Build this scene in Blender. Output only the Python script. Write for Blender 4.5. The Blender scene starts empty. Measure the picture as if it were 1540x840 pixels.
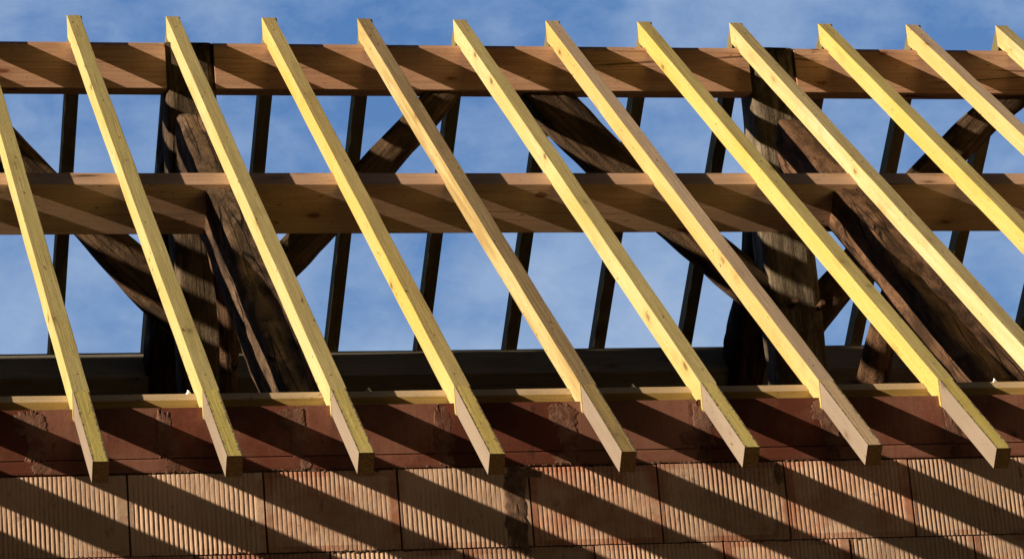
import bpy, bmesh, math, random
from mathutils import Vector, Matrix, noise
random.seed(7)
C = bpy.context.scene.collection
S = bpy.context.scene
R = math.radians

# ------------------------------------------------------------------ measures
P = 0.69866                       # roof pitch
T, CP, SP = math.tan(P), math.cos(P), math.sin(P)
GAP = 0.6                         # rafter spacing
RW = 0.0746                       # rafter width
RD = 0.100                        # rafter depth
YR = 4.90                         # ridge
YW = 0.595                        # front face of the brick wall
ZW = 0.408                        # top of the brick wall
GROUND = -5.7
SUN = Vector((1.0, 0.282, -0.238)).normalized()    # the way the light travels

# ------------------------------------------------------------------ node helpers
def new_mat(name):
    m = bpy.data.materials.new(name); m.use_nodes = True
    nt = m.node_tree; nt.nodes.clear()
    out = nt.nodes.new('ShaderNodeOutputMaterial'); b = nt.nodes.new('ShaderNodeBsdfPrincipled')
    nt.links.new(b.outputs[0], out.inputs[0])
    b.inputs['Roughness'].default_value = 0.8
    b.inputs['Specular IOR Level'].default_value = 0.15
    return m, nt, b

class N:
    def __init__(s, nt): s.nt = nt
    def add(s, t, **k):
        n = s.nt.nodes.new(t)
        for a, v in k.items(): setattr(n, a, v)
        return n
    def link(s, a, b): s.nt.links.new(a, b)
    def coords(s, rnd=True):
        tc = s.add('ShaderNodeTexCoord')
        if not rnd: return tc.outputs['Object']
        oi = s.add('ShaderNodeObjectInfo')
        m = s.math('MULTIPLY', oi.outputs['Random'], 37.0)
        v = s.add('ShaderNodeVectorMath', operation='ADD')
        s.link(tc.outputs['Object'], v.inputs[0]); s.link(m, v.inputs[1]); return v.outputs[0]
    def math(s, op, a, b=None, clamp=False):
        n = s.add('ShaderNodeMath', operation=op, use_clamp=clamp)
        for i, x in enumerate((a, b)):
            if x is None: continue
            if isinstance(x, (int, float)): n.inputs[i].default_value = x
            else: s.link(x, n.inputs[i])
        return n.outputs[0]
    def scale(s, v, sc, loc=(0, 0, 0)):
        n = s.add('ShaderNodeMapping'); s.link(v, n.inputs[0])
        n.inputs['Scale'].default_value = sc; n.inputs['Location'].default_value = loc; return n.outputs[0]
    def noise(s, v, sc=1.0, detail=4.0, rough=0.55, dist=0.0):
        n = s.add('ShaderNodeTexNoise'); s.link(v, n.inputs['Vector'])
        n.inputs['Scale'].default_value = sc; n.inputs['Detail'].default_value = detail
        n.inputs['Roughness'].default_value = rough; n.inputs['Distortion'].default_value = dist
        return n.outputs[0]
    def vor(s, v, sc=1.0, rnd=1.0, feature='F1'):
        n = s.add('ShaderNodeTexVoronoi', feature=feature); s.link(v, n.inputs['Vector'])
        n.inputs['Scale'].default_value = sc; n.inputs['Randomness'].default_value = rnd
        return n
    def ramp(s, f, stops):
        n = s.add('ShaderNodeValToRGB'); s.link(f, n.inputs[0]); e = n.color_ramp.elements
        while len(e) < len(stops): e.new(0.5)
        for k, (p, c) in enumerate(stops):
            e[k].position = p
            e[k].color = (c, c, c, 1) if isinstance(c, (int, float)) else (*c, 1)
        return n.outputs[0]
    def mix(s, f, a, b, mode='MIX'):
        n = s.add('ShaderNodeMix', data_type='RGBA', blend_type=mode)
        if isinstance(f, (int, float)): n.inputs[0].default_value = f
        else: s.link(f, n.inputs[0])
        for i, x in ((6, a), (7, b)):
            if isinstance(x, tuple): n.inputs[i].default_value = (*x, 1)
            else: s.link(x, n.inputs[i])
        return n.outputs[2]
    def bump(s, b, h, strength, dist):
        n = s.add('ShaderNodeBump'); s.link(h, n.inputs['Height'])
        n.inputs['Strength'].default_value = strength; n.inputs['Distance'].default_value = dist
        s.link(n.outputs[0], b.inputs['Normal'])

def sawn(name, a, b, dark, knot=(.12, .06, .02), blotch=0.5, grain=0.5, knots=0.8, bump=0.5, rings=0.0, edge=None, saw=0.0, crack=0.0):
    """sawn softwood; the local Z axis of every timber runs along its length"""
    m, nt, bs = new_mat(name); n = N(nt)
    v = n.coords()
    big = n.noise(n.scale(v, (6, 6, 1.1)), 1.0, 3, .5)
    col = n.mix(n.ramp(big, [(.5 - .22 * blotch, 0.0), (.5 + .22 * blotch, 1.0)]), a, b)
    # growth rings running with the length
    wv = n.add('ShaderNodeTexWave', wave_type='BANDS', bands_direction='X')
    n.link(n.scale(v, (1, .8, .045)), wv.inputs['Vector'])
    wv.inputs['Scale'].default_value = 34; wv.inputs['Distortion'].default_value = 5.5
    wv.inputs['Detail'].default_value = 2; wv.inputs['Detail Scale'].default_value = .8
    fine = n.noise(n.scale(v, (90, 90, 2.2)), 1.0, 4, .65)
    g = n.math('ADD', n.math('MULTIPLY', wv.outputs['Fac'], rings), n.math('MULTIPLY', n.ramp(fine, [(.35, 1.0), (.62, 0.0)]), grain), clamp=True)
    col = n.mix(n.math('MULTIPLY', g, .6), col, dark)
    # knots
    kv = n.vor(n.scale(v, (6.5, 6.5, 2.6)), 1.0)
    dd = n.math('ADD', kv.outputs['Distance'], n.math('MULTIPLY', n.noise(v, 30, 3), .14))
    kn = n.ramp(dd, [(.13, .9), (.19, 0.0)])
    halo = n.ramp(dd, [(.14, .5), (.36, 0.0)])
    col = n.mix(n.math('MULTIPLY', halo, knots), col, dark)
    col = n.mix(n.math('MULTIPLY', kn, knots), col, knot)
    # dirt specks
    sp = n.noise(n.scale(v, (1, 1, .7)), 120, 3, .7)
    col = n.mix(n.ramp(sp, [(.32, .6), (.40, 0.0)]), col, knot)
    sm = n.noise(n.scale(v, (9, 9, 3.0)), 1.0, 5, .7)
    col = n.mix(n.ramp(sm, [(.56, 0.0), (.72, .30)]), col, dark)
    mk = n.noise(n.scale(v, (40, 40, 14)), 1.0, 2, .5, .3)
    col = n.mix(n.ramp(mk, [(.70, 0.0), (.735, .75)]), col, knot)
    if crack:
        ck = n.vor(n.scale(v, (9, 9, .22)), 1.0, 1.0, 'DISTANCE_TO_EDGE').outputs['Distance']
        cm = n.math('MULTIPLY', n.ramp(ck, [(.006, 1.0), (.016, 0.0)]), n.ramp(n.noise(n.scale(v, (3, 3, .9)), 1.0, 2), [(.50, 0.0), (.56, crack)]))
        col = n.mix(cm, col, (.03, .014, .007))
    if edge:
        # chipped arrises: the paint-like stain has torn away at both long edges (x = 0 and x = RW)
        tc = n.add('ShaderNodeTexCoord'); sx = n.add('ShaderNodeSeparateXYZ'); n.link(tc.outputs['Object'], sx.inputs[0])
        d = n.math('ABSOLUTE', n.math('SUBTRACT', sx.outputs[0], .0375))
        ragged = n.math('MULTIPLY', n.noise(n.scale(v, (1, 1, 1)), 38, 5, .8), .046)
        f = n.ramp(n.math('ADD', n.math('MULTIPLY', d, 1.0), ragged), [(.0535, 0.0), (.0543, 1.0)])
        col = n.mix(f, col, edge)
    n.link(col, bs.inputs['Base Color'])
    h = n.math('ADD', n.math('MULTIPLY', fine, .8), n.math('MULTIPLY', n.noise(v, 160, 3, .7), .7))
    if saw:
        w2 = n.add('ShaderNodeTexWave', wave_type='BANDS', bands_direction='Z')
        n.link(v, w2.inputs['Vector']); w2.inputs['Scale'].default_value = 42; w2.inputs['Distortion'].default_value = 2.5
        h = n.math('ADD', h, n.math('MULTIPLY', w2.outputs['Fac'], saw))
    n.bump(bs, h, bump, .003)
    return m

def endgrain(name, a, dark):
    m, nt, bs = new_mat(name); n = N(nt); v = n.coords()
    wv = n.add('ShaderNodeTexWave', wave_type='RINGS', rings_direction='Z')
    n.link(v, wv.inputs['Vector']); wv.inputs['Scale'].default_value = 30; wv.inputs['Distortion'].default_value = 2
    sp = n.noise(v, 150, 4, .75)
    col = n.mix(n.math('MULTIPLY', wv.outputs['Fac'], .5), a, dark)
    col = n.mix(n.ramp(sp, [(.42, .9), (.58, 0.0)]), col, dark)
    n.link(col, bs.inputs['Base Color']); n.bump(bs, sp, .8, .004)
    return m

def old_wood(name, a, b, dark, crack=1.0, bump=1.0, worm=0.0, grain=1.0):
    m, nt, bs = new_mat(name); n = N(nt); v = n.coords()
    big = n.noise(n.scale(v, (3.5, 3.5, 1.3)), 1.0, 5, .6)
    col = n.mix(n.ramp(big, [(.36, 0.0), (.62, 1.0)]), a, b)
    st = n.noise(n.scale(v, (46, 46, 1.6)), 1.0, 5, .7, .35)
    col = n.mix(n.ramp(st, [(.34, .75 * grain), (.54, 0.0)]), col, dark)
    pt = n.noise(n.scale(v, (9, 9, 3.5)), 1.0, 5, .65, .6)
    col = n.mix(n.ramp(pt, [(.40, .85), (.60, 0.0)]), col, dark)
    ck = n.vor(n.scale(v, (13, 13, .55)), 1.0, 1.0, 'DISTANCE_TO_EDGE').outputs['Distance']
    ckm = n.ramp(ck, [(.008, 1.0), (.03, 0.0)])
    sel = n.ramp(n.noise(n.scale(v, (2, 2, .8)), 1.3, 2), [(.46, 0.0), (.56, 1.0)])
    ckm = n.math('MULTIPLY', n.math('MULTIPLY', ckm, sel), crack)
    col = n.mix(ckm, col, (.008, .005, .003))
    pit = n.noise(v, 65, 4, .7)
    col = n.mix(n.ramp(pit, [(.30, .7), (.42, 0.0)]), col, dark)
    h = n.math('ADD', n.math('MULTIPLY', st, .8 * grain), n.math('MULTIPLY', pit, .6))
    h = n.math('ADD', h, n.math('MULTIPLY', pt, .8))
    h = n.math('SUBTRACT', h, n.math('MULTIPLY', ckm, 1.6))
    if worm:
        wh = n.vor(v, 75, 1.0).outputs['Distance']
        wm = n.math('MULTIPLY', n.ramp(wh, [(.22, 1.0), (.30, 0.0)]), n.ramp(n.noise(v, 6, 3), [(.50, 0.0), (.58, 1.0)]))
        wm = n.math('MULTIPLY', wm, worm)
        col = n.mix(wm, col, (.015, .008, .004)); h = n.math('SUBTRACT', h, wm)
    n.link(col, bs.inputs['Base Color']); n.bump(bs, h, bump, .012)
    bs.inputs['Roughness'].default_value = .9
    return m

# ------------------------------------------------------------------ tagging
def tag(o, label=None, cat=None, group=None, kind=None):
    if label: o['label'] = label
    if cat: o['category'] = cat
    if group: o['group'] = group
    if kind: o['kind'] = kind
    return o

def empty(name, mat, label, cat, group=None):
    o = bpy.data.objects.new(name, None); C.objects.link(o)
    o.empty_display_size = .1; o.matrix_world = mat
    return tag(o, label, cat, group)

def link_mesh(name, bm, mats, world=None, parent=None, smooth=False):
    """world: matrix of the local frame the mesh was written in"""
    me = bpy.data.meshes.new(name); bmesh.ops.recalc_face_normals(bm, faces=bm.faces); bm.to_mesh(me); bm.free()
    for mm in (mats if isinstance(mats, (list, tuple)) else [mats]): me.materials.append(mm)
    if smooth:
        for p in me.polygons: p.use_smooth = True
    o = bpy.data.objects.new(name, me); C.objects.link(o)
    if parent is not None:
        o.parent = parent
        if world is not None: o.matrix_local = parent.matrix_world.inverted() @ world
    elif world is not None:
        o.matrix_world = world
    return o

def frame(origin, zdir, xdir=None, ydir=None):
    z = Vector(zdir).normalized()
    if xdir is not None:
        x = Vector(xdir); x = (x - z * x.dot(z)).normalized(); y = z.cross(x)
    else:
        y = Vector(ydir); y = (y - z * y.dot(z)).normalized(); x = y.cross(z)
    M = Matrix((x, y, z)).transposed().to_4x4(); M.translation = Vector(origin)
    return M

# ------------------------------------------------------------------ timber meshes (local Z = length)
def timber(bm, poly, z0, z1, n=16, ch=.003, wob=.0012, seed=0, matf=None, shear0=None, shear1=None, endmat=0, bow=(0, 0)):
    """poly: (x, y) section; chamfered arrises, slight wobble; shear0/1: z offset of an end as a function of (x, y)"""
    k = len(poly); pts = []; side = []
    for i in range(k):
        p = Vector(poly[i]); a = Vector(poly[i - 1]); b = Vector(poly[(i + 1) % k])
        pts.append(p + (a - p).normalized() * ch); side.append(-1)
        pts.append(p + (b - p).normalized() * ch); side.append(i)
    rows = []
    for j in range(n + 1):
        t = j / n; row = []
        for q in pts:
            z = z0 + (z1 - z0) * t
            sa = shear0(q.x, q.y) if shear0 else 0; sb = shear1(q.x, q.y) if shear1 else 0
            z += sa * (1 - t) + sb * t
            nv = noise.noise_vector(Vector((q.x * 6 + seed * 3.1, q.y * 6 + seed, z * 2.3)))
            cb = math.sin(t * math.pi)
            row.append(bm.verts.new((q.x + nv.x * wob + bow[0] * cb, q.y + nv.y * wob + bow[1] * cb, z)))
        rows.append(row)
    m = len(pts)
    for j in range(n):
        for i in range(m):
            f = bm.faces.new((rows[j][i], rows[j][(i + 1) % m], rows[j + 1][(i + 1) % m], rows[j + 1][i]))
            s = side[i]
            if matf: f.material_index = matf(s if s >= 0 else None, i // 2)
    for row in (rows[0], rows[-1]):
        f = bm.faces.new(row); f.material_index = endmat

def rect(w, d, x0=0.0, y0=0.0): return [(x0, y0), (x0 + w, y0), (x0 + w, y0 + d), (x0, y0 + d)]

def box(bm, x0, y0, z0, x1, y1, z1, mat=0):
    v = [bm.verts.new(p) for p in ((x0, y0, z0), (x1, y0, z0), (x1, y1, z0), (x0, y1, z0), (x0, y0, z1), (x1, y0, z1), (x1, y1, z1), (x0, y1, z1))]
    for q in ((0, 1, 2, 3), (4, 5, 6, 7), (0, 1, 5, 4), (1, 2, 6, 5), (2, 3, 7, 6), (3, 0, 4, 7)):
        bm.faces.new([v[i] for i in q]).material_index = mat

def hewn(name, path, wids, deps, ref, mat, label, cat, exp=5.0, amp=.010, seed=0, group=None, step=.03, nsec=40, lump=.5, parent=None, plumb=0):
    """old hand-hewn or round timber lofted along a path; ref is the world direction of its depth (local y)"""
    path = [Vector(p) for p in path]; ref = Vector(ref)
    M = frame(path[0], path[-1] - path[0], ydir=ref); Mi = M.inverted()
    cum = [0.0]
    for a, b in zip(path, path[1:]): cum.append(cum[-1] + (b - a).length)
    tot = cum[-1]; n = max(4, int(tot / step)); bm = bmesh.new(); rows = []
    def at(s):
        for i in range(len(path) - 1):
            if s <= cum[i + 1] or i == len(path) - 2:
                t = (s - cum[i]) / (cum[i + 1] - cum[i]); break
        t2 = t
        p = path[i].lerp(path[i + 1], t2)
        return p, wids[i] + (wids[i + 1] - wids[i]) * t, deps[i] + (deps[i + 1] - deps[i]) * t
    for j in range(n + 1):
        s = tot * j / n
        # smoothed centre line
        acc = Vector((0, 0, 0)); aw = ad = 0
        for k in (-2, -1, 0, 1, 2):
            p, w, d = at(min(max(s + k * .05, 0), tot)); acc += p; aw += w; ad += d
        p, w, d = (at(s) if j in (0, n) else (acc / 5, aw / 5, ad / 5))
        q0 = at(max(s - .05, 0))[0]; q1 = at(min(s + .05, tot))[0]
        z = (q1 - q0).normalized(); y = (ref - z * ref.dot(z)).normalized(); x = y.cross(z)
        row = []
        for k in range(nsec):
            a = 2 * math.pi * (k + .5) / nsec; ca, sa = math.cos(a), math.sin(a)
            rr = (abs(ca) ** exp + abs(sa) ** exp) ** (-1 / exp)
            u, v = ca * rr, sa * rr
            nn = noise.noise(Vector((u * 1.3 + seed * 7.7, v * 1.3, s * 1.9))) * lump * 1.6 + noise.noise(Vector((u * 4 + seed, v * 4 + 5, s * 3.5))) * .7 \
                + noise.noise(Vector((u * 11 + seed, v * 11 + 9, s * 7))) * .35
            e = amp * nn
            sh = -plumb * v * d / 2 * (s / tot) ** 10
            row.append(bm.verts.new(Mi @ (p + x * u * (w / 2 + e) + y * v * (d / 2 + e) + z * sh)))
        rows.append(row)
    for j in range(n):
        for k in range(nsec):
            bm.faces.new((rows[j][k], rows[j][(k + 1) % nsec], rows[j + 1][(k + 1) % nsec], rows[j + 1][k]))
    bm.faces.new(rows[0]); bm.faces.new(rows[-1])
    o = link_mesh(name, bm, mat, M, parent, smooth=True)
    return tag(o, label, cat, group)

# ------------------------------------------------------------------ materials
YEL = [  # side a, side b, side dark, top a, top b, tail colour
]
def ylw(k, side, side2, top, top2, dark=(.34, .21, .06), tdark=(.26, .19, .06), blotch=.8, rings=.12, knots=.8, tf=(1.22, 1.22, .92)):
    return (sawn('rafter side %s' % k, side, side2, dark, blotch=blotch, grain=.35, rings=rings, knots=knots, bump=.35),
            sawn('rafter top %s' % k, top, top2, tdark, blotch=.8, grain=.6, rings=rings, knots=knots * .7, bump=.9, saw=.5),
            sawn('tail top %s' % k, tuple(c * f for c, f in zip(top, tf)), tuple(c * f for c, f in zip(top2, tf)), tdark, blotch=.8, grain=.5, rings=rings, knots=.4, bump=1.0, edge=(.16, .13, .09), saw=.5))
PAL = {
    'pale': ylw('pale', (0.570, 0.490, 0.189), (0.633, 0.589, 0.321), (0.503, 0.420, 0.190), (0.597, 0.510, 0.241)),
    'green': ylw('green', (0.554, 0.498, 0.189), (0.633, 0.597, 0.312), (0.491, 0.420, 0.174), (0.573, 0.498, 0.224)),
    'warm': ylw('warm', (0.633, 0.498, 0.132), (0.617, 0.552, 0.246), (0.515, 0.408, 0.168), (0.597, 0.486, 0.224)),
    'brown': ylw('brown', (0.506, 0.408, 0.171), (0.617, 0.561, 0.312), (0.363, 0.270, 0.146), (0.480, 0.378, 0.202), dark=(.28, .15, .05), tdark=(.13, .08, .04), rings=.75, blotch=1.0),
    'pink': ylw('pink', (0.617, 0.462, 0.161), (0.617, 0.535, 0.255), (0.515, 0.396, 0.280), (0.608, 0.480, 0.347), dark=(.42, .22, .08), tdark=(.25, .16, .11), rings=.15, tf=(1.15, 1.12, 1.0)),
    'bright': ylw('bright', (0.633, 0.508, 0.132), (0.633, 0.570, 0.227), (0.515, 0.426, 0.168), (0.597, 0.510, 0.224), rings=.12, knots=.7),
    'cream': ylw('cream', (0.617, 0.544, 0.237), (0.649, 0.623, 0.397), (0.515, 0.426, 0.213), (0.597, 0.510, 0.280), tdark=(.18, .12, .05), rings=.40),
}
M_PLANED = sawn('planed wood', (.29, .24, .20), (.34, .285, .24), (.19, .145, .115), blotch=.6, grain=.25, rings=.1, knots=.5, bump=.12)
M_END = endgrain('rafter end grain', (.19, .095, .022), (.045, .02, .006))
M_NEW = sawn('new purlin wood', (.53, .305, .205), (.62, .41, .30), (.27, .135, .08), knot=(.14, .045, .015), blotch=1.0, grain=.6, rings=.35, knots=.95, bump=.45, crack=.8)
M_MID = sawn('middle purlin wood', (.52, .335, .235), (.61, .425, .32), (.27, .15, .095), knot=(.12, .05, .02), blotch=1.0, grain=.6, rings=.3, knots=.95, bump=.45, crack=.8)
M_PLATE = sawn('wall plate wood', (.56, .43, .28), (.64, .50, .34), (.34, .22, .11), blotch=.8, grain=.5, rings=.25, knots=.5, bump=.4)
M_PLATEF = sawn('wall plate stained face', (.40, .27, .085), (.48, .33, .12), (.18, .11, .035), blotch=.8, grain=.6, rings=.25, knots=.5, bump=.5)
M_REAR = sawn('yellow wood in shade', (.20, .17, .085), (.27, .23, .12), (.09, .07, .035), blotch=.7, grain=.5, rings=.2, knots=.4, bump=.4)  # same yellow wood as the front rafters, darkened to paint in their shade
M_REARP = sawn('rear purlin wood', (.26, .25, .22), (.35, .33, .295), (.10, .095, .085), blotch=.8, grain=.7, rings=.3, knots=.7, bump=.5)
M_OLD = old_wood('old weathered oak', (.21, .16, .115), (.14, .10, .065), (.04, .026, .017))
M_ROUGH = old_wood('old chopped oak', (.26, .175, .12), (.12, .075, .05), (.03, .02, .014), crack=.8, bump=1.8, worm=.6, grain=.5)
M_GREY = old_wood('old grey oak', (.29, .245, .19), (.20, .16, .115), (.06, .045, .03), crack=.8)
M_BARK = old_wood('old hewn log', (.26, .145, .088), (.14, .078, .047), (.035, .02, .012), crack=.9, worm=.9, grain=.45)
M_BRACE = old_wood('old dark brace', (.19, .12, .075), (.12, .075, .048), (.03, .02, .013), crack=.7)
M_DARK = old_wood('old dark timber', (.10, .065, .045), (.06, .04, .03), (.015, .01, .008), crack=.5)  # darkest brown of the old timbers, also used for boards and floor
m, nt, bs = new_mat('galvanised steel'); M_STEEL = m
bs.inputs['Base Color'].default_value = (.62, .63, .65, 1); bs.inputs['Metallic'].default_value = .9; bs.inputs['Roughness'].default_value = .35
m, nt, bs = new_mat('nail head'); M_NAIL = m
bs.inputs['Base Color'].default_value = (.10, .08, .06, 1); bs.inputs['Metallic'].default_value = .6; bs.inputs['Roughness'].default_value = .5

# ------------------------------------------------------------------ new rafters of the front slope
def nail(parent, M, x, z, y=-.0005, r=.0042):
    bm = bmesh.new()
    bmesh.ops.create_cone(bm, cap_ends=True, segments=10, radius1=r, radius2=r * .8, depth=.004,
                          matrix=Matrix.Translation((x, y, z)) @ Matrix.Rotation(R(90), 4, 'X'))
    return link_mesh('nail', bm, M_NAIL, M, parent)

def rafter(i, dl, xb, xt, pal, label, visible=True):
    """i: place in the row; dl: how much longer the tail is; xb, xt: offsets of foot and head"""
    sm, tm, em = PAL[pal]
    o0 = Vector((i * GAP + xb, 0, 0)); o1 = Vector((i * GAP + xt, YR, YR * T))
    L = YR / CP
    M = frame(o0, o1 - o0, xdir=(1, 0, 0))
    root = empty('rafter', M, label, 'rafter', 'new sawn rafters of the front roof slope')
    yc = .578
    zc = lambda y: (yc - y * SP) / CP
    bm = bmesh.new()
    rnd = random.Random(i * 13 + 5)
    timber(bm, rect(.0815, .110, -.0035), 0, 0, n=44, ch=.0022, wob=.0022, seed=i,
           matf=lambda s, k: 1 if s == 0 else 0,
           shear0=lambda x, y: zc(y), shear1=lambda x, y: (YR - y * SP) / CP, bow=(rnd.uniform(-.004, .004), rnd.uniform(-.003, .003)))
    link_mesh('beam', bm, [sm, tm], M, root)
    bm = bmesh.new()
    z0 = -dl / CP
    timber(bm, rect(.0735, .1045, .0008, .0008), 0, 0, n=16, ch=.0012, wob=.0006, seed=i + 40,
           matf=lambda s, k: 1 if s == 0 else 0, shear0=lambda x, y: z0, shear1=lambda x, y: zc(y) + .02)
    bmesh.ops.recalc_face_normals(bm, faces=bm.faces)
    for f in bm.faces:
        if f.normal.z < -.9: f.material_index = 2
    t = link_mesh('tail', bm, [M_PLANED, em, M_END], M, root)
    t['label'] = 'planed grey-beige rafter tail with a square cut end'
    if visible:
        for z in (3.86, .93, 6.18):
            nail(root, M, RW * rnd.uniform(.35, .65), z + rnd.uniform(-.03, .03))
    return root

specs = [  # i, extra tail, foot x, head x, colours, label
    (0, .003, .007, .007, 'green', 'greenish yellow rafter nearest the left edge of the photo, its head out of frame'),
    (1, -.022, .007, .010, 'green', 'dull yellow rafter second from the left, left of the left king post'),
    (2, -.027, .006, .014, 'pale', 'yellow rafter whose head crosses the dark left king post, third from the left'),
    (3, .002, .001, .006, 'warm', 'strong yellow rafter just right of the left king post, fourth from the left'),
    (4, .005, .017, .005, 'brown', 'rafter with brown wavy grain and knots on its top, fifth from the left'),
    (5, -.014, .012, .012, 'pale', 'yellow rafter over the middle of the picture, right of the brown grained one'),
    (6, -.013, .009, .006, 'pink', 'orange sided rafter with an unstained pinkish top face and tail'),
    (7, .037, .022, .003, 'bright', 'bright yellow rafter whose tail reaches the lower right corner of the photo'),
    (8, 0, .012, .009, 'cream', 'cream yellow rafter with a ragged lower edge crossing the right king post'),
    (9, .01, .008, .002, 'bright', 'golden yellow rafter whose head stands right of the right king post'),
    (10, 0, .008, -.003, 'pink', 'pinkish cream rafter at the upper right, second from the right edge'),
    (11, .004, .009, .011, 'cream', 'rafter in the top right corner of which only the head shows'),
]
for i, dl, xb, xt, pal, lab in specs: rafter(i, dl, xb, xt, pal, lab)
for i, w in ((-1, 'first'), (-2, 'second'), (-3, 'third'), (-4, 'fourth')):
    rafter(i, 0, .005, .005, 'pale', 'yellow rafter %s beyond the left edge of the photo' % w, visible=False)
for i, w in ((12, 'first'), (13, 'second')):
    rafter(i, 0, .005, .005, 'warm', 'yellow rafter %s beyond the right edge of the photo' % w, visible=False)

# ------------------------------------------------------------------ rear rafters, seen from below
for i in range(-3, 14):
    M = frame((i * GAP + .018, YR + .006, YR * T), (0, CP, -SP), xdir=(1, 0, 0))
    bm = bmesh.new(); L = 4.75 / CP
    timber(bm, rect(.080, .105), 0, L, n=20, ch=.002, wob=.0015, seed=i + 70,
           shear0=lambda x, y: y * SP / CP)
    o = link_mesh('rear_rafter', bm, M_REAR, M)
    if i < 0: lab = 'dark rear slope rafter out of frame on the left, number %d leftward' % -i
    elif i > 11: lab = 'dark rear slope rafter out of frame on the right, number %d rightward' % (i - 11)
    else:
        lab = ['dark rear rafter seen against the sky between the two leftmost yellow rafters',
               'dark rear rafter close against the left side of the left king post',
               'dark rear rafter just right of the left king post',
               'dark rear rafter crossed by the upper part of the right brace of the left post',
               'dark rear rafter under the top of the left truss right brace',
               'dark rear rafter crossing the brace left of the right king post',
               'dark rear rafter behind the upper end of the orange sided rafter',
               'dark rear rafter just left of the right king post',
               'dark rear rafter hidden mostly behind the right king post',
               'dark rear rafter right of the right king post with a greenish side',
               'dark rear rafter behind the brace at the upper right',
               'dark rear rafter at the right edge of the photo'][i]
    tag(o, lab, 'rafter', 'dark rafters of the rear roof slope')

# ------------------------------------------------------------------ purlins
def xbeam(name, poly, x0, x1, mat, label, matf=None, n=60, wob=.0012, seed=0, ch=.003):
    cy = sum(p[0] for p in poly) / len(poly); cz = sum(p[1] for p in poly) / len(poly)
    M = frame((x0, cy, cz), (1, 0, 0), xdir=(0, 1, 0))
    bm = bmesh.new()
    timber(bm, [(p[0] - cy, p[1] - cz) for p in poly], 0, x1 - x0, n=n, ch=ch, wob=wob, seed=seed, matf=matf)
    return tag(link_mesh(name, bm, mat, M), label, 'beam')

RP = [(4.757, 3.591), (4.872, 3.591), (4.872, 3.902), (4.798, 3.902), (4.757, 3.869)]
xbeam('ridge_purlin', RP, -3.3, 1.172, M_NEW, 'brown ridge beam length ending at the left side of the left king post', seed=1)
xbeam('ridge_purlin', RP, 1.470, 4.862, M_NEW, 'brown ridge beam length between the two king posts', seed=2)
xbeam('ridge_purlin', RP, 5.168, 9.9, M_NEW, 'brown ridge beam length running right from the right king post', seed=3)
MP = [(2.932, 2.331), (3.123, 2.109), (3.252, 2.220), (3.061, 2.442)]
xbeam('middle_purlin', MP, -3.3, 9.9, M_MID, 'long tilted light brown purlin under the middle of the yellow rafters', n=140, seed=4)
MR = [(9.8 - y - .062, z + .074) for y, z in MP]
xbeam('rear_purlin', MR, -3.3, 1.235, M_REARP, 'grey rear purlin length at the lower left, ending behind the second yellow rafter', seed=5)
xbeam('rear_purlin', [(y + .004, z - .006) for y, z in MR], 1.42, 9.9, M_REARP, 'grey rear purlin length behind the old posts, right of the left king post', n=100, seed=6)
WP = [(.690, .408), (.860, .408), (.860, .530), (.782, .530), (.729, .4845), (.690, .4845)]
WP = [(.690, .40), (.86, .40), (.86, .527), (.781, .527), (.731, .4848)]
WP = [(.7305, .40), (.87, .40), (.87, .5275), (.7815, .5275), (.7305, .4845)]
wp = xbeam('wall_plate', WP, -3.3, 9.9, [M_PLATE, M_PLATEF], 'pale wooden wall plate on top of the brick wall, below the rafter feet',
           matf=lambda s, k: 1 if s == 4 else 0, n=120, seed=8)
for x, y in ((.575, .80), (1.435, .80), (2.735, .80), (4.60, .80), (-1.2, .8), (6.6, .8)):
    bm = bmesh.new(); h = .5275
    bmesh.ops.create_cone(bm, cap_ends=True, segments=20, radius1=.016, radius2=.016, depth=.003, matrix=Matrix.Translation((x, y, h + .0015)))
    bmesh.ops.create_cone(bm, cap_ends=True, segments=6, radius1=.010, radius2=.010, depth=.009, matrix=Matrix.Translation((x, y, h + .0075)))
    bmesh.ops.create_cone(bm, cap_ends=True, segments=12, radius1=.005, radius2=.005, depth=.012, matrix=Matrix.Translation((x, y, h + .014)))
    link_mesh('bolt', bm, M_STEEL, Matrix.Identity(4), wp)

# ------------------------------------------------------------------ old posts, struts and braces
pA = hewn('king_post', [(1.322, 4.90, -.1), (1.322, 4.90, 3.893)], [.30, .315], [.27, .27], (0, 1, 0), M_OLD,
          'old weathered king post on the left, standing between two ends of the ridge beam', 'post', exp=7, amp=.010, seed=1)
pB = hewn('king_post', [(5.008, 4.905, -.1), (5.008, 4.905, 2.5), (5.025, 4.905, 3.893)], [.325, .33, .30], [.29, .29, .29], (0, 1, 0), M_GREY,
          'old grey king post on the right with two wooden pegs in its face', 'post', exp=7, amp=.009, seed=2)
for x, z in ((4.968, 2.181), (5.143, 2.167)):
    M = frame((x, 4.70, z + .012), (0, 1, -.12), xdir=(1, 0, 0)); bm = bmesh.new()
    bmesh.ops.create_cone(bm, cap_ends=True, segments=12, radius1=.017, radius2=.021, depth=.12, matrix=Matrix.Translation((0, 0, .04)))
    link_mesh('peg', bm, M_BARK, M, pB)

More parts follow.
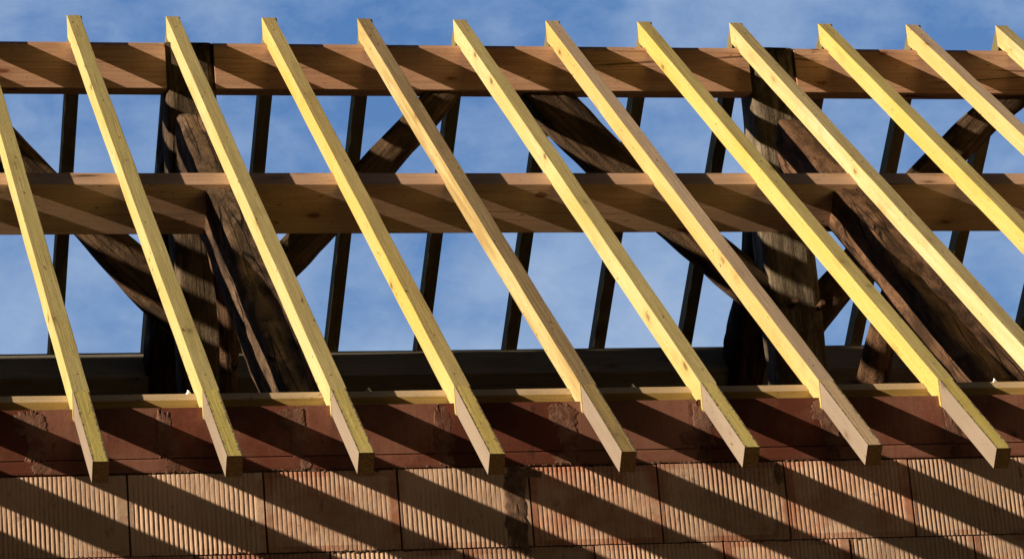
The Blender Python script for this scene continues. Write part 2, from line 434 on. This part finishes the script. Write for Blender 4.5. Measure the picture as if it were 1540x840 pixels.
def slope_pt(x, Y, h, rear=False):
    """point at distance h below the slope's top plane"""
    p = Vector((x, Y, Y * T)) + Vector((0, SP, -CP)) * h
    return Vector((p.x, p.y if not rear else 2 * YR - p.y, p.z))
UF = (0, SP, -CP); UR = (0, -SP, -CP)
hewn('principal_rafter', [slope_pt(1.195, .90, .385), slope_pt(1.20, 1.95, .365), slope_pt(1.205, 2.45, .310), slope_pt(1.205, 3.70, .285)], [.23, .25, .26, .27], [.33, .34, .36, .32], UF, M_ROUGH,
     'thick old hewn rafter leaning on the left king post, in front of it', 'rafter', exp=12, amp=.013, seed=3, lump=.5, plumb=T)
hewn('principal_rafter', [slope_pt(4.82, .90, .315), slope_pt(4.825, 1.6, .305), slope_pt(4.825, 2.35, .262), slope_pt(4.835, 3.70, .262)], [.37, .36, .34, .31], [.25, .25, .26, .26], UF, M_BARK,
     'massive cracked reddish brown old rafter descending to the right of the right king post', 'rafter', exp=9, amp=.015, seed=4, lump=.7, plumb=T)
hewn('rear_principal_rafter', [slope_pt(1.35, .9, .28, True), slope_pt(1.33, 4.5, .26, True)], [.27, .26], [.28, .28], UR, M_DARK,
     'black old rafter behind the left king post, sloping away to the rear wall', 'rafter', exp=4, amp=.02, seed=5)
hewn('rear_principal_rafter', [slope_pt(5.27, .9, .28, True), slope_pt(5.22, 2.9, .28, True), slope_pt(5.18, 4.5, .26, True)], [.34, .26, .25], [.28, .28, .26], UR, M_DARK,
     'ragged black old rafter left of the right king post, sloping away to the rear', 'rafter', exp=3.5, amp=.028, seed=6)

def xz_brace(name, left, right, y, d, mat, label, exp, amp, seed):
    """left and right: matching lists of (x, z) on the two long edges"""
    path = [((a[0] + b[0]) / 2, y, (a[1] + b[1]) / 2) for a, b in zip(left, right)]
    wids = [math.hypot(a[0] - b[0], a[1] - b[1]) for a, b in zip(left, right)]
    return hewn(name, path, wids, [d] * len(path), (0, 1, 0), mat, label, 'brace', exp=exp, amp=amp, seed=seed, lump=.6)
xz_brace('brace', [(-.42, 3.62), (.02, 3.235), (.30, 2.98), (.60, 2.703), (.80, 2.46), (.987, 2.236), (1.20, 2.03)],
         [(-.20, 3.80), (.22, 3.40), (.457, 3.11), (.70, 2.87), (.90, 2.68), (1.08, 2.49), (1.30, 2.30)], 4.86, .16, M_BRACE,
         'dark old brace at the far left rising away from the left king post', 4, .010, 11)
xz_brace('brace', [(2.90, 3.74), (2.62, 3.44), (2.32, 3.14), (2.06, 2.88), (1.80, 2.63), (1.42, 2.27)],
         [(3.03, 3.62), (2.75, 3.30), (2.47, 3.00), (2.22, 2.75), (1.97, 2.50), (1.55, 2.10)], 4.86, .16, M_BRACE,
         'dark old brace rising right from the left king post to the ridge beam', 4, .010, 12)
xz_brace('brace', [(3.36, 3.66), (3.54, 3.36), (3.80, 3.09), (4.20, 2.70), (4.37, 2.535), (4.58, 2.332), (4.90, 2.06)],
         [(3.60, 3.74), (3.81, 3.48), (4.02, 3.24), (4.38, 2.90), (4.53, 2.72), (4.74, 2.52), (5.02, 2.26)], 4.86, .16, M_BRACE,
         'dark old brace falling from the middle of the ridge beam to the right king post', 4, .012, 13)
xz_brace('brace', [(6.60, 3.72), (6.35, 3.52), (6.12, 3.32), (5.85, 3.08), (5.62, 2.82), (5.42, 2.60), (5.02, 2.18)],
         [(6.77, 3.58), (6.50, 3.38), (6.26, 3.16), (6.00, 2.92), (5.76, 2.66), (5.53, 2.42), (5.10, 1.96)], 4.87, .16, M_BRACE,
         'dark old brace rising right from the right king post toward the upper right corner', 4, .010, 14)
hewn('log_strut', [(5.46, 5.4, 1.1), (5.665, 5.4, 1.86), (5.79, 5.4, 2.25), (5.99, 5.4, 2.70), (6.15, 5.4, 3.05)], [.22, .215, .175, .16, .15], [.20, .20, .17, .15, .15], (0, 1, 0), M_BARK,
     'round old log strut with pitted bark, right of the right king post', 'strut', exp=2.1, amp=.009, seed=21)
hewn('log_strut', [(1.42, 4.60, 1.0), (1.400, 4.58, 1.62), (1.425, 4.56, 1.95), (1.415, 4.55, 2.2), (1.36, 4.55, 2.60), (1.31, 4.6, 3.0)], [.11, .11, .11, .10, .09, .09], [.12] * 6, (0, 1, 0), M_BARK,
     'thin orange brown old log standing in front of the foot of the left king post', 'strut', exp=2.2, amp=.008, seed=22, nsec=24)

# tie beams the trusses stand on
for x in (1.32, 5.0):
    hewn('tie_beam', [(x, .75, -.22), (x, 9.1, -.22)], [.28, .28], [.26, .26], (0, 0, 1), M_DARK,
         'old tie beam inside the attic under the %s king post' % ('left' if x < 2 else 'right'), 'beam', exp=6, amp=.01, seed=31 + int(x), step=.15, nsec=20)

# ------------------------------------------------------------------ brick wall
def brick_mat(name, pale, red, dark, patch=True):
    m, nt, bs = new_mat(name); n = N(nt)
    at = n.add('ShaderNodeAttribute'); at.attribute_name = 'tone'
    sx = n.add('ShaderNodeSeparateColor'); n.link(at.outputs['Color'], sx.inputs[0])
    v = n.coords(False)
    nz = n.noise(v, 5.0, 6, .65)
    f = n.math('ADD', n.math('MULTIPLY', n.math('SUBTRACT', nz, .5), 1.5), sx.outputs[0])
    col = n.mix(n.ramp(f, [(.25, 1.0), (.75, 0.0)]), pale, red)
    sm = n.noise(n.scale(v, (1, 1, .6)), 14, 6, .75)
    col = n.mix(n.ramp(sm, [(.60, 0.0), (.70, .75)]), col, dark)
    sp = n.noise(v, 130, 4, .7)
    col = n.mix(n.ramp(sp, [(.30, .6), (.40, 0.0)]), col, dark)
    st = n.noise(n.scale(v, (60, 60, 2.5)), 1.0, 3, .6)
    col = n.mix(n.ramp(st, [(.50, 0.0), (.72, .35)]), col, red)
    hv = n.add('ShaderNodeHueSaturation'); n.link(col, hv.inputs['Color'])
    n.link(n.math('ADD', n.math('MULTIPLY', sx.outputs[1], .5), .75), hv.inputs['Value'])
    n.link(hv.outputs[0], bs.inputs['Base Color'])
    n.bump(bs, n.math('ADD', n.math('MULTIPLY', sp, .5), n.math('MULTIPLY', sm, .5)), .6, .004)
    return m
M_BLOCK = brick_mat('ribbed clay block', (.69, .49, .37), (.45, .21, .14), (.12, .07, .048))
M_RED = brick_mat('smooth red clay block', (.26, .122, .088), (.165, .052, .033), (.04, .02, .014))
m, nt, bs = new_mat('mortar'); M_MORTAR = m; n = N(nt); v = n.coords(False)
a = n.noise(v, 18, 6, .7)
n.link(n.mix(n.ramp(a, [(.35, 0.0), (.65, 1.0)]), (.08, .05, .035), (.19, .125, .09)), bs.inputs['Base Color'])
n.bump(bs, n.math('ADD', a, n.noise(v, 90, 4, .8)), 1.0, .006)
m, nt, bs = new_mat('smeared mortar'); M_SMEAR = m; n = N(nt); v = n.coords(False)
a = n.noise(v, 9, 6, .75)
n.link(n.mix(n.ramp(a, [(.38, 0.0), (.62, 1.0)]), (.12, .05, .034), (.24, .135, .10)), bs.inputs['Base Color'])
n.bump(bs, n.math('ADD', a, n.noise(v, 70, 4, .8)), 1.0, .006)

m, nt, bs = new_mat('dark slurry'); M_SLURRY = m; n = N(nt); v = n.coords(False)
a = n.noise(v, 25, 6, .7)
n.link(n.mix(n.ramp(a, [(.35, 0.0), (.65, 1.0)]), (.11, .07, .05), (.25, .155, .11)), bs.inputs['Base Color'])
n.bump(bs, a, 1.0, .006)
XL, XR = -3.75, 10.3
BL, BJ, BH = .62981, .23864, .3855
wall = empty('brick_wall', Matrix.Translation((3, YW, GROUND)), 'ribbed clay block wall with a smooth red top course, under the rafter tails', 'wall')

def tone_layer(bm): return bm.loops.layers.float_color.new('tone')
def paint(faces, ly, c):
    for f in faces:
        for l in f.loops: l[ly] = (*c, 1)

# ribbed blocks
bm = bmesh.new(); ly = tone_layer(bm); rnd = random.Random(3)
z1 = .0935; row = 0
while z1 > GROUND:
    z0 = z1 - BH; off = BJ if row % 2 == 0 else BJ + BL * .46
    k = math.ceil((XL - off) / BL)
    while off + k * BL < XR - .3:
        xa = off + k * BL + .0042 + rnd.uniform(-.001, .001); xb_ = off + (k + 1) * BL - .0042
        dy = rnd.uniform(-.002, .002); zt = z1 - .003 + rnd.uniform(-.002, .002); zb = max(z0 + .003, GROUND)
        if zt - zb > .02:
            ribs = 26; m0 = rnd.uniform(.006, .03); m1 = rnd.uniform(.010, .045)
            pitch = (xb_ - xa - m0 - m1) / ribs
            prof = [(xa, .024), (xa + .001, .0)]
            for r_ in range(ribs):
                s0 = xa + m0 + r_ * pitch
                g = pitch * .20
                jx = rnd.uniform(-.0006, .0006); dp = .0060 * rnd.uniform(.8, 1.15)
                prof += [(s0, .0012), (s0 + pitch * .06, dp), (s0 + pitch * .20, dp * .95), (s0 + pitch * .34 + jx, .0026), (s0 + pitch * .52 + jx, .0009), (s0 + pitch * .80, .0)]
            prof += [(xb_ - m1 + .001, .0), (xb_ - .001, .0), (xb_, .024)]
            nz = 14; cols = []
            for px, py in prof:
                col = []
                for q in range(nz + 1):
                    zz = zb + (zt - zb) * q / nz
                    wear = min(1.0, max(.15, .75 + 1.3 * noise.noise(Vector((px * 3.1, zz * 4.3, row + 7.7)))))
                    e = noise.noise(Vector((px * 9, zz * 9, row))) * .0022 + noise.noise(Vector((px * 60, zz * 50, row))) * .0007
                    if q in (0, nz): e += .0015
                    col.append(bm.verts.new((px + (noise.noise(Vector((zz * 5, px, 3))) * .0008), YW + dy + (py * wear if .0 < py < .01 else py) + e, zz)))
                cols.append(col)
            fs = []
            for a_, b_ in zip(cols, cols[1:]):
                for q in range(nz): fs.append(bm.faces.new((a_[q], b_[q], b_[q + 1], a_[q + 1])))
            ta = rnd.uniform(.45, 1.0); tb = rnd.uniform(.1, .75)
            for f in fs:
                cx = f.calc_center_median()
                edge = min(cx.x - xa, xb_ - cx.x, (cx.z - zb) * 1.4, (zt - cx.z) * 2.2)
                t = ta - .75 * max(0, 1 - edge / .055) * rnd.uniform(.6, 1.0) * (.6 + .8 * noise.noise(Vector((cx.x * 4, cx.z * 4, k))))
                for l in f.loops: l[ly] = (t, tb, 0, 1)
            top = [c_[nz] for c_ in cols]
            a_ = bm.verts.new((xa, YW + .05, zt)); b_ = bm.verts.new((xb_, YW + .05, zt))
            f = bm.faces.new(top + [b_, a_]); paint([f], ly, (.3, .4, 0))
        k += 1
    z1 = z0; row += 1
o = link_mesh('ribbed_blocks', bm, M_BLOCK, Matrix.Identity(4), wall)

# smooth top course and its thin lower strip
bm = bmesh.new(); ly = tone_layer(bm)
def slab(x0, x1, z0, z1_, y, tone):
    nx, nz = 14, 6; g = []
    for a_ in range(nx + 1):
        col = []
        for b_ in range(nz + 1):
            xx = x0 + (x1 - x0) * a_ / nx; zz = z0 + (z1_ - z0) * b_ / nz
            e = noise.noise(Vector((xx * 6, zz * 6, 9))) * .0025
            if b_ in (0, nz) or a_ in (0, nx): e += .0022
            col.append(bm.verts.new((xx, y + e, zz)))
        g.append(col)
    fs = [bm.faces.new((g[a_][b_], g[a_ + 1][b_], g[a_ + 1][b_ + 1], g[a_][b_ + 1])) for a_ in range(nx) for b_ in range(nz)]
    rim = [g[a_][nz] for a_ in range(nx + 1)] + [bm.verts.new((x1, y + .14, z1_)), bm.verts.new((x0, y + .14, z1_))]
    fs.append(bm.faces.new(rim))
    rim = [g[a_][0] for a_ in range(nx + 1)] + [bm.verts.new((x1, y + .03, z0)), bm.verts.new((x0, y + .03, z0))]
    fs.append(bm.faces.new(rim[::-1]))
    paint(fs, ly, tone)
SJ = [-3.2, -2.6, -2.0, -1.4, -.78, -.165, .41, 1.05, 1.72, 2.32, 2.99, 3.62, 4.27, 4.9, 5.53, 6.16, 6.8, 7.4, 8.0, 8.6, 9.2, 9.8]
SJ = [XL] + SJ + [XR]
for a_, b_ in zip(SJ, SJ[1:]):
    tn = (rnd.uniform(.0, 1.0), rnd.uniform(.1, .6), 0)
    slab(a_ + .004, b_ - .004, .169, ZW, YW + .001 + rnd.uniform(-.0015, .0015), tn)
    slab(a_ + .003 + .02, b_ - .003 + .02, .1005, .1635, YW + rnd.uniform(-.002, .001), (tn[0] + rnd.uniform(-.2, .2), tn[1], 0))
link_mesh('smooth_course', bm, M_RED, Matrix.Identity(4), wall)

# bedding mortar and core behind the faces
bm = bmesh.new(); box(bm, XL + .01, YW + .022, GROUND, XR - .01, YW + .36, ZW - .012)
link_mesh('mortar_core', bm, M_MORTAR, Matrix.Identity(4), wall)

# mortar smeared over the joints, each a thin ragged pat
def smear(bm, cx, cz, w, h, seed, y, thick=.007):
    n_, mrings = 56, 6; rings = []
    c = bm.verts.new((cx, y - thick, cz))
    for r_ in range(1, mrings + 1):
        t = r_ / mrings; ring = []
        for k_ in range(n_):
            a = 2 * math.pi * k_ / n_; ca, sa = math.cos(a), math.sin(a)
            e = 3.2; rr = (abs(ca) ** e + abs(sa) ** e) ** (-1 / e)
            wob = 1 + .30 * noise.noise(Vector((ca * 2.2 + seed * 5, sa * 2.2, seed))) + .26 * noise.noise(Vector((ca * 7 + seed * 5, sa * 7, seed))) + .12 * noise.noise(Vector((ca * 19 + seed, sa * 19, seed)))
            x = cx + ca * rr * w / 2 * t * wob; z = cz + sa * rr * h / 2 * t * wob
            yy = y - thick * (1 - t ** 5) * (.75 + .5 * noise.noise(Vector((x * 14, z * 14, seed)))) + noise.noise(Vector((x * 30, z * 30, 1))) * .0016 + (.006 if r_ == mrings else 0)
            ring.append(bm.verts.new((x, yy, min(z, ZW + .002))))
        rings.append(ring)
    for k_ in range(n_): bm.faces.new((c, rings[0][k_], rings[0][(k_ + 1) % n_]))
    for a_, b_ in zip(rings, rings[1:]):
        for k_ in range(n_): bm.faces.new((a_[k_], b_[k_], b_[(k_ + 1) % n_], a_[(k_ + 1) % n_]))
bm = bmesh.new()
for q, x in enumerate(SJ[1:-1]):
    w = rnd.uniform(.07, .12); smear(bm, x + rnd.uniform(-.01, .03), .275, w, .24, q + 1, YW, .0035)
    if q % 2: smear(bm, x + rnd.uniform(-.04, .05), .34, w * rnd.uniform(1.2, 2.2), .12, q + 40, YW, .003)
    else: smear(bm, x + rnd.uniform(-.03, .02), .22, w * rnd.uniform(1.0, 1.8), .08, q + 60, YW, .0035)
    smear(bm, x + rnd.uniform(-.01, .05), .130, w * rnd.uniform(.6, 1.4), .06, q + 80, YW, .003)
link_mesh('mortar_smear', bm, M_SMEAR, Matrix.Identity(4), wall)
bm = bmesh.new()
smear(bm, 2.055, -.10, .115, .42, 7.3, YW - .001, .007)
smear(bm, 2.10, .06, .20, .05, 17.3, YW, .004)
smear(bm, 3.36, .03, .05, .11, 27.3, YW, .004)
link_mesh('slurry_stain', bm, M_SLURRY, Matrix.Identity(4), wall)
# squeezed-out mortar crumbs along the bed joints
bm = bmesh.new()
def crumb(x, z, r_, y):
    v0 = len(bm.verts)
    res = bmesh.ops.create_icosphere(bm, subdivisions=1, radius=r_)
    for vv in res['verts']:
        d = 1 + .5 * noise.noise(vv.co * 90 + Vector((x * 10, z * 10, 0)))
        vv.co = Vector((vv.co.x * d * 1.3 + x, vv.co.y * .55 * d + y, vv.co.z * .8 * d + z))
for z in (.0985, .0935 - BH, .0935 - 2 * BH):
    x = -1.0
    while x < 7.5:
        dens = noise.noise(Vector((x * 1.7, z * 5, 2)))
        if rnd.random() < .38 + 1.1 * dens:
            crumb(x, z + rnd.gauss(0, .0035), rnd.uniform(.002, .0078) * (1 + max(0, dens)), YW + .003)
        x += rnd.uniform(.006, .02)
for x in SJ[4:16]:
    for _ in range(16): crumb(x + rnd.gauss(0, .05), rnd.uniform(.11, .38), rnd.uniform(.001, .003), YW)
link_mesh('mortar_crumbs', bm, M_MORTAR, Matrix.Identity(4), wall)

# ------------------------------------------------------------------ rest of the building
def plain_wall(name, pts, thick, axis, label):
    """pts: polygon in (a, z); axis 'x' wall plane is x = const, 'y' plane y = const"""
    o_, t_ = thick; bm = bmesh.new(); ly = tone_layer(bm)
    mk = (lambda a, z, d: (d, a, z)) if axis == 'x' else (lambda a, z, d: (a, d, z))
    A = [bm.verts.new(mk(a, z, o_)) for a, z in pts]; B_ = [bm.verts.new(mk(a, z, o_ + t_)) for a, z in pts]
    fs = [bm.faces.new(A), bm.faces.new(B_[::-1])]
    for i in range(len(pts)): fs.append(bm.faces.new((A[i], A[(i + 1) % len(pts)], B_[(i + 1) % len(pts)], B_[i])))
    paint(fs, ly, (.5, .4, 0))
    return tag(link_mesh(name, bm, M_BLOCK), label, 'wall')
prof = [(.96, GROUND), (8.79, GROUND), (8.79, .66), (4.9, 3.955), (.96, .64)]
plain_wall('gable_wall', [(.96, GROUND), (8.79, GROUND), (8.79, .66), (4.9, 3.955), (.96, .655)], (-2.90, .36), 'x', 'block gable wall beyond the left edge of the photo')  # unseen wall, placed and raised so it shades the left king post
plain_wall('gable_wall', prof, (9.95, .34), 'x', 'block gable wall beyond the right edge of the photo')
plain_wall('rear_wall', [(XL, GROUND), (XR, GROUND), (XR, .40), (XL, .40)], (8.80, .40), 'y', 'block wall at the rear of the house')
bm = bmesh.new()
box(bm, -3.3, .97, -.40, 9.9, 8.78, -.36)
o = link_mesh('attic_floor', bm, M_DARK); tag(o, kind='structure')
# boarding on the lower part of the rear slope
M = frame((-3.7, 6.86, 2 * YR * T - 6.86 * T + .004), (1, 0, 0), xdir=(0, CP, -SP))
bm = bmesh.new()
for k in range(15):
    x0 = k * .2; dx = (k % 3) * .0012
    box(bm, x0 + .003, -.022 - dx, 0, x0 + .197, -.001, 13.9)
o = link_mesh('roof_boarding', bm, M_DARK, M); tag(o, 'dark boarding closing the lower part of the rear slope below the grey purlin', 'roof boards')

# ground
m, nt, bs = new_mat('ground'); n = N(nt); v = n.coords(False)
a = n.noise(v, .35, 8, .65)
n.link(n.mix(n.ramp(a, [(.4, 0.0), (.6, 1.0)]), (.045, .06, .02), (.10, .075, .05)), bs.inputs['Base Color'])
bm = bmesh.new(); bmesh.ops.create_grid(bm, x_segments=40, y_segments=40, size=900)
for vv in bm.verts: vv.co.z = GROUND - .004
tag(link_mesh('ground', bm, m), kind='structure')

# ------------------------------------------------------------------ sky and sun
w = bpy.data.worlds.new('World'); S.world = w; w.use_nodes = True
nt = w.node_tree; nt.nodes.clear(); n = N(nt)
out = n.add('ShaderNodeOutputWorld'); bg = n.add('ShaderNodeBackground'); n.link(bg.outputs[0], out.inputs[0])
sky = n.add('ShaderNodeTexSky', sky_type='NISHITA'); sky.sun_disc = False
sdir = -SUN
sky.sun_elevation = math.asin(sdir.z); sky.sun_rotation = math.atan2(sdir.x, sdir.y)
sky.altitude = 300; sky.air_density = 1.0; sky.dust_density = .6; sky.ozone_density = 2.5
tc = n.add('ShaderNodeTexCoord'); d = tc.outputs['Generated']
sx = n.add('ShaderNodeSeparateXYZ'); n.link(d, sx.inputs[0])
n1 = n.noise(n.scale(d, (9.0, 9.0, 15), (1.7, .9, 2.2)), 1.0, 7, .58, .25)
n2 = n.noise(n.scale(d, (34, 34, 52), (4.3, 1.4, .2)), 1.0, 6, .62, .2)
cl = n.math('ADD', n.math('MULTIPLY', n1, .60), n.math('MULTIPLY', n2, .40))
clear = n.mix(n.ramp(sx.outputs[2], [(.18, 1.0), (.42, 0.0)]), (.56, 1.65, 4.25), (1.85, 3.2, 5.6))
clear = n.mix(.88, sky.outputs[0], clear)
veil = n.ramp(cl, [(.40, 0.0), (.62, .92)])
col = n.mix(n.math('MULTIPLY', veil, .85), clear, (3.35, 4.45, 6.3))
# unseen sky behind the camera, darkened on purpose to cut the fill light
fill_cut = n.math('ADD', n.math('MULTIPLY', sx.outputs[1], -1.0), n.math('MULTIPLY', n.math('SUBTRACT', n1, .5), .8))
col = n.mix(n.ramp(n.math('ADD', fill_cut, .6), [(.0, 0.0), (.30, 1.0)]), col, (.12, .12, .13))
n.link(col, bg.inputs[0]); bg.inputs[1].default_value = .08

L = bpy.data.lights.new('sun', 'SUN'); L.energy = 5.0; L.angle = R(.5); L.color = (1, .81, .57)
so = bpy.data.objects.new('sun', L); C.objects.link(so)
so.rotation_euler = SUN.to_track_quat('-Z', 'Y').to_euler(); so.location = (-20, -8, 10)

# ------------------------------------------------------------------ camera
cam = bpy.data.cameras.new('camera'); co = bpy.data.objects.new('camera', cam); C.objects.link(co)
r_ = Vector((0.9708145627364997, -0.2258419726861729, -0.08071237917418102))
u_ = Vector((0.006844876425768337, -0.3103097197180037, 0.9506108696597414))
f_ = Vector((0.23973366982018776, 0.9234193420227627, 0.29970733446613096))
Mc = Matrix((r_, u_, -f_)).transposed().to_4x4(); Mc.translation = (-1.9146573987376607, -14.97878518298812, -4.038190028998893)
co.matrix_world = Mc
cam.sensor_width = 36; cam.lens = 5309.596 / 1540 * 36; cam.clip_end = 3000
S.camera = co
S.render.resolution_x = 1024; S.render.resolution_y = 558
S.view_settings.view_transform = 'Standard'; S.view_settings.look = 'None'
S.view_settings.gamma = 1.0; S.view_settings.use_curve_mapping = False
S.view_settings.exposure = 0.48
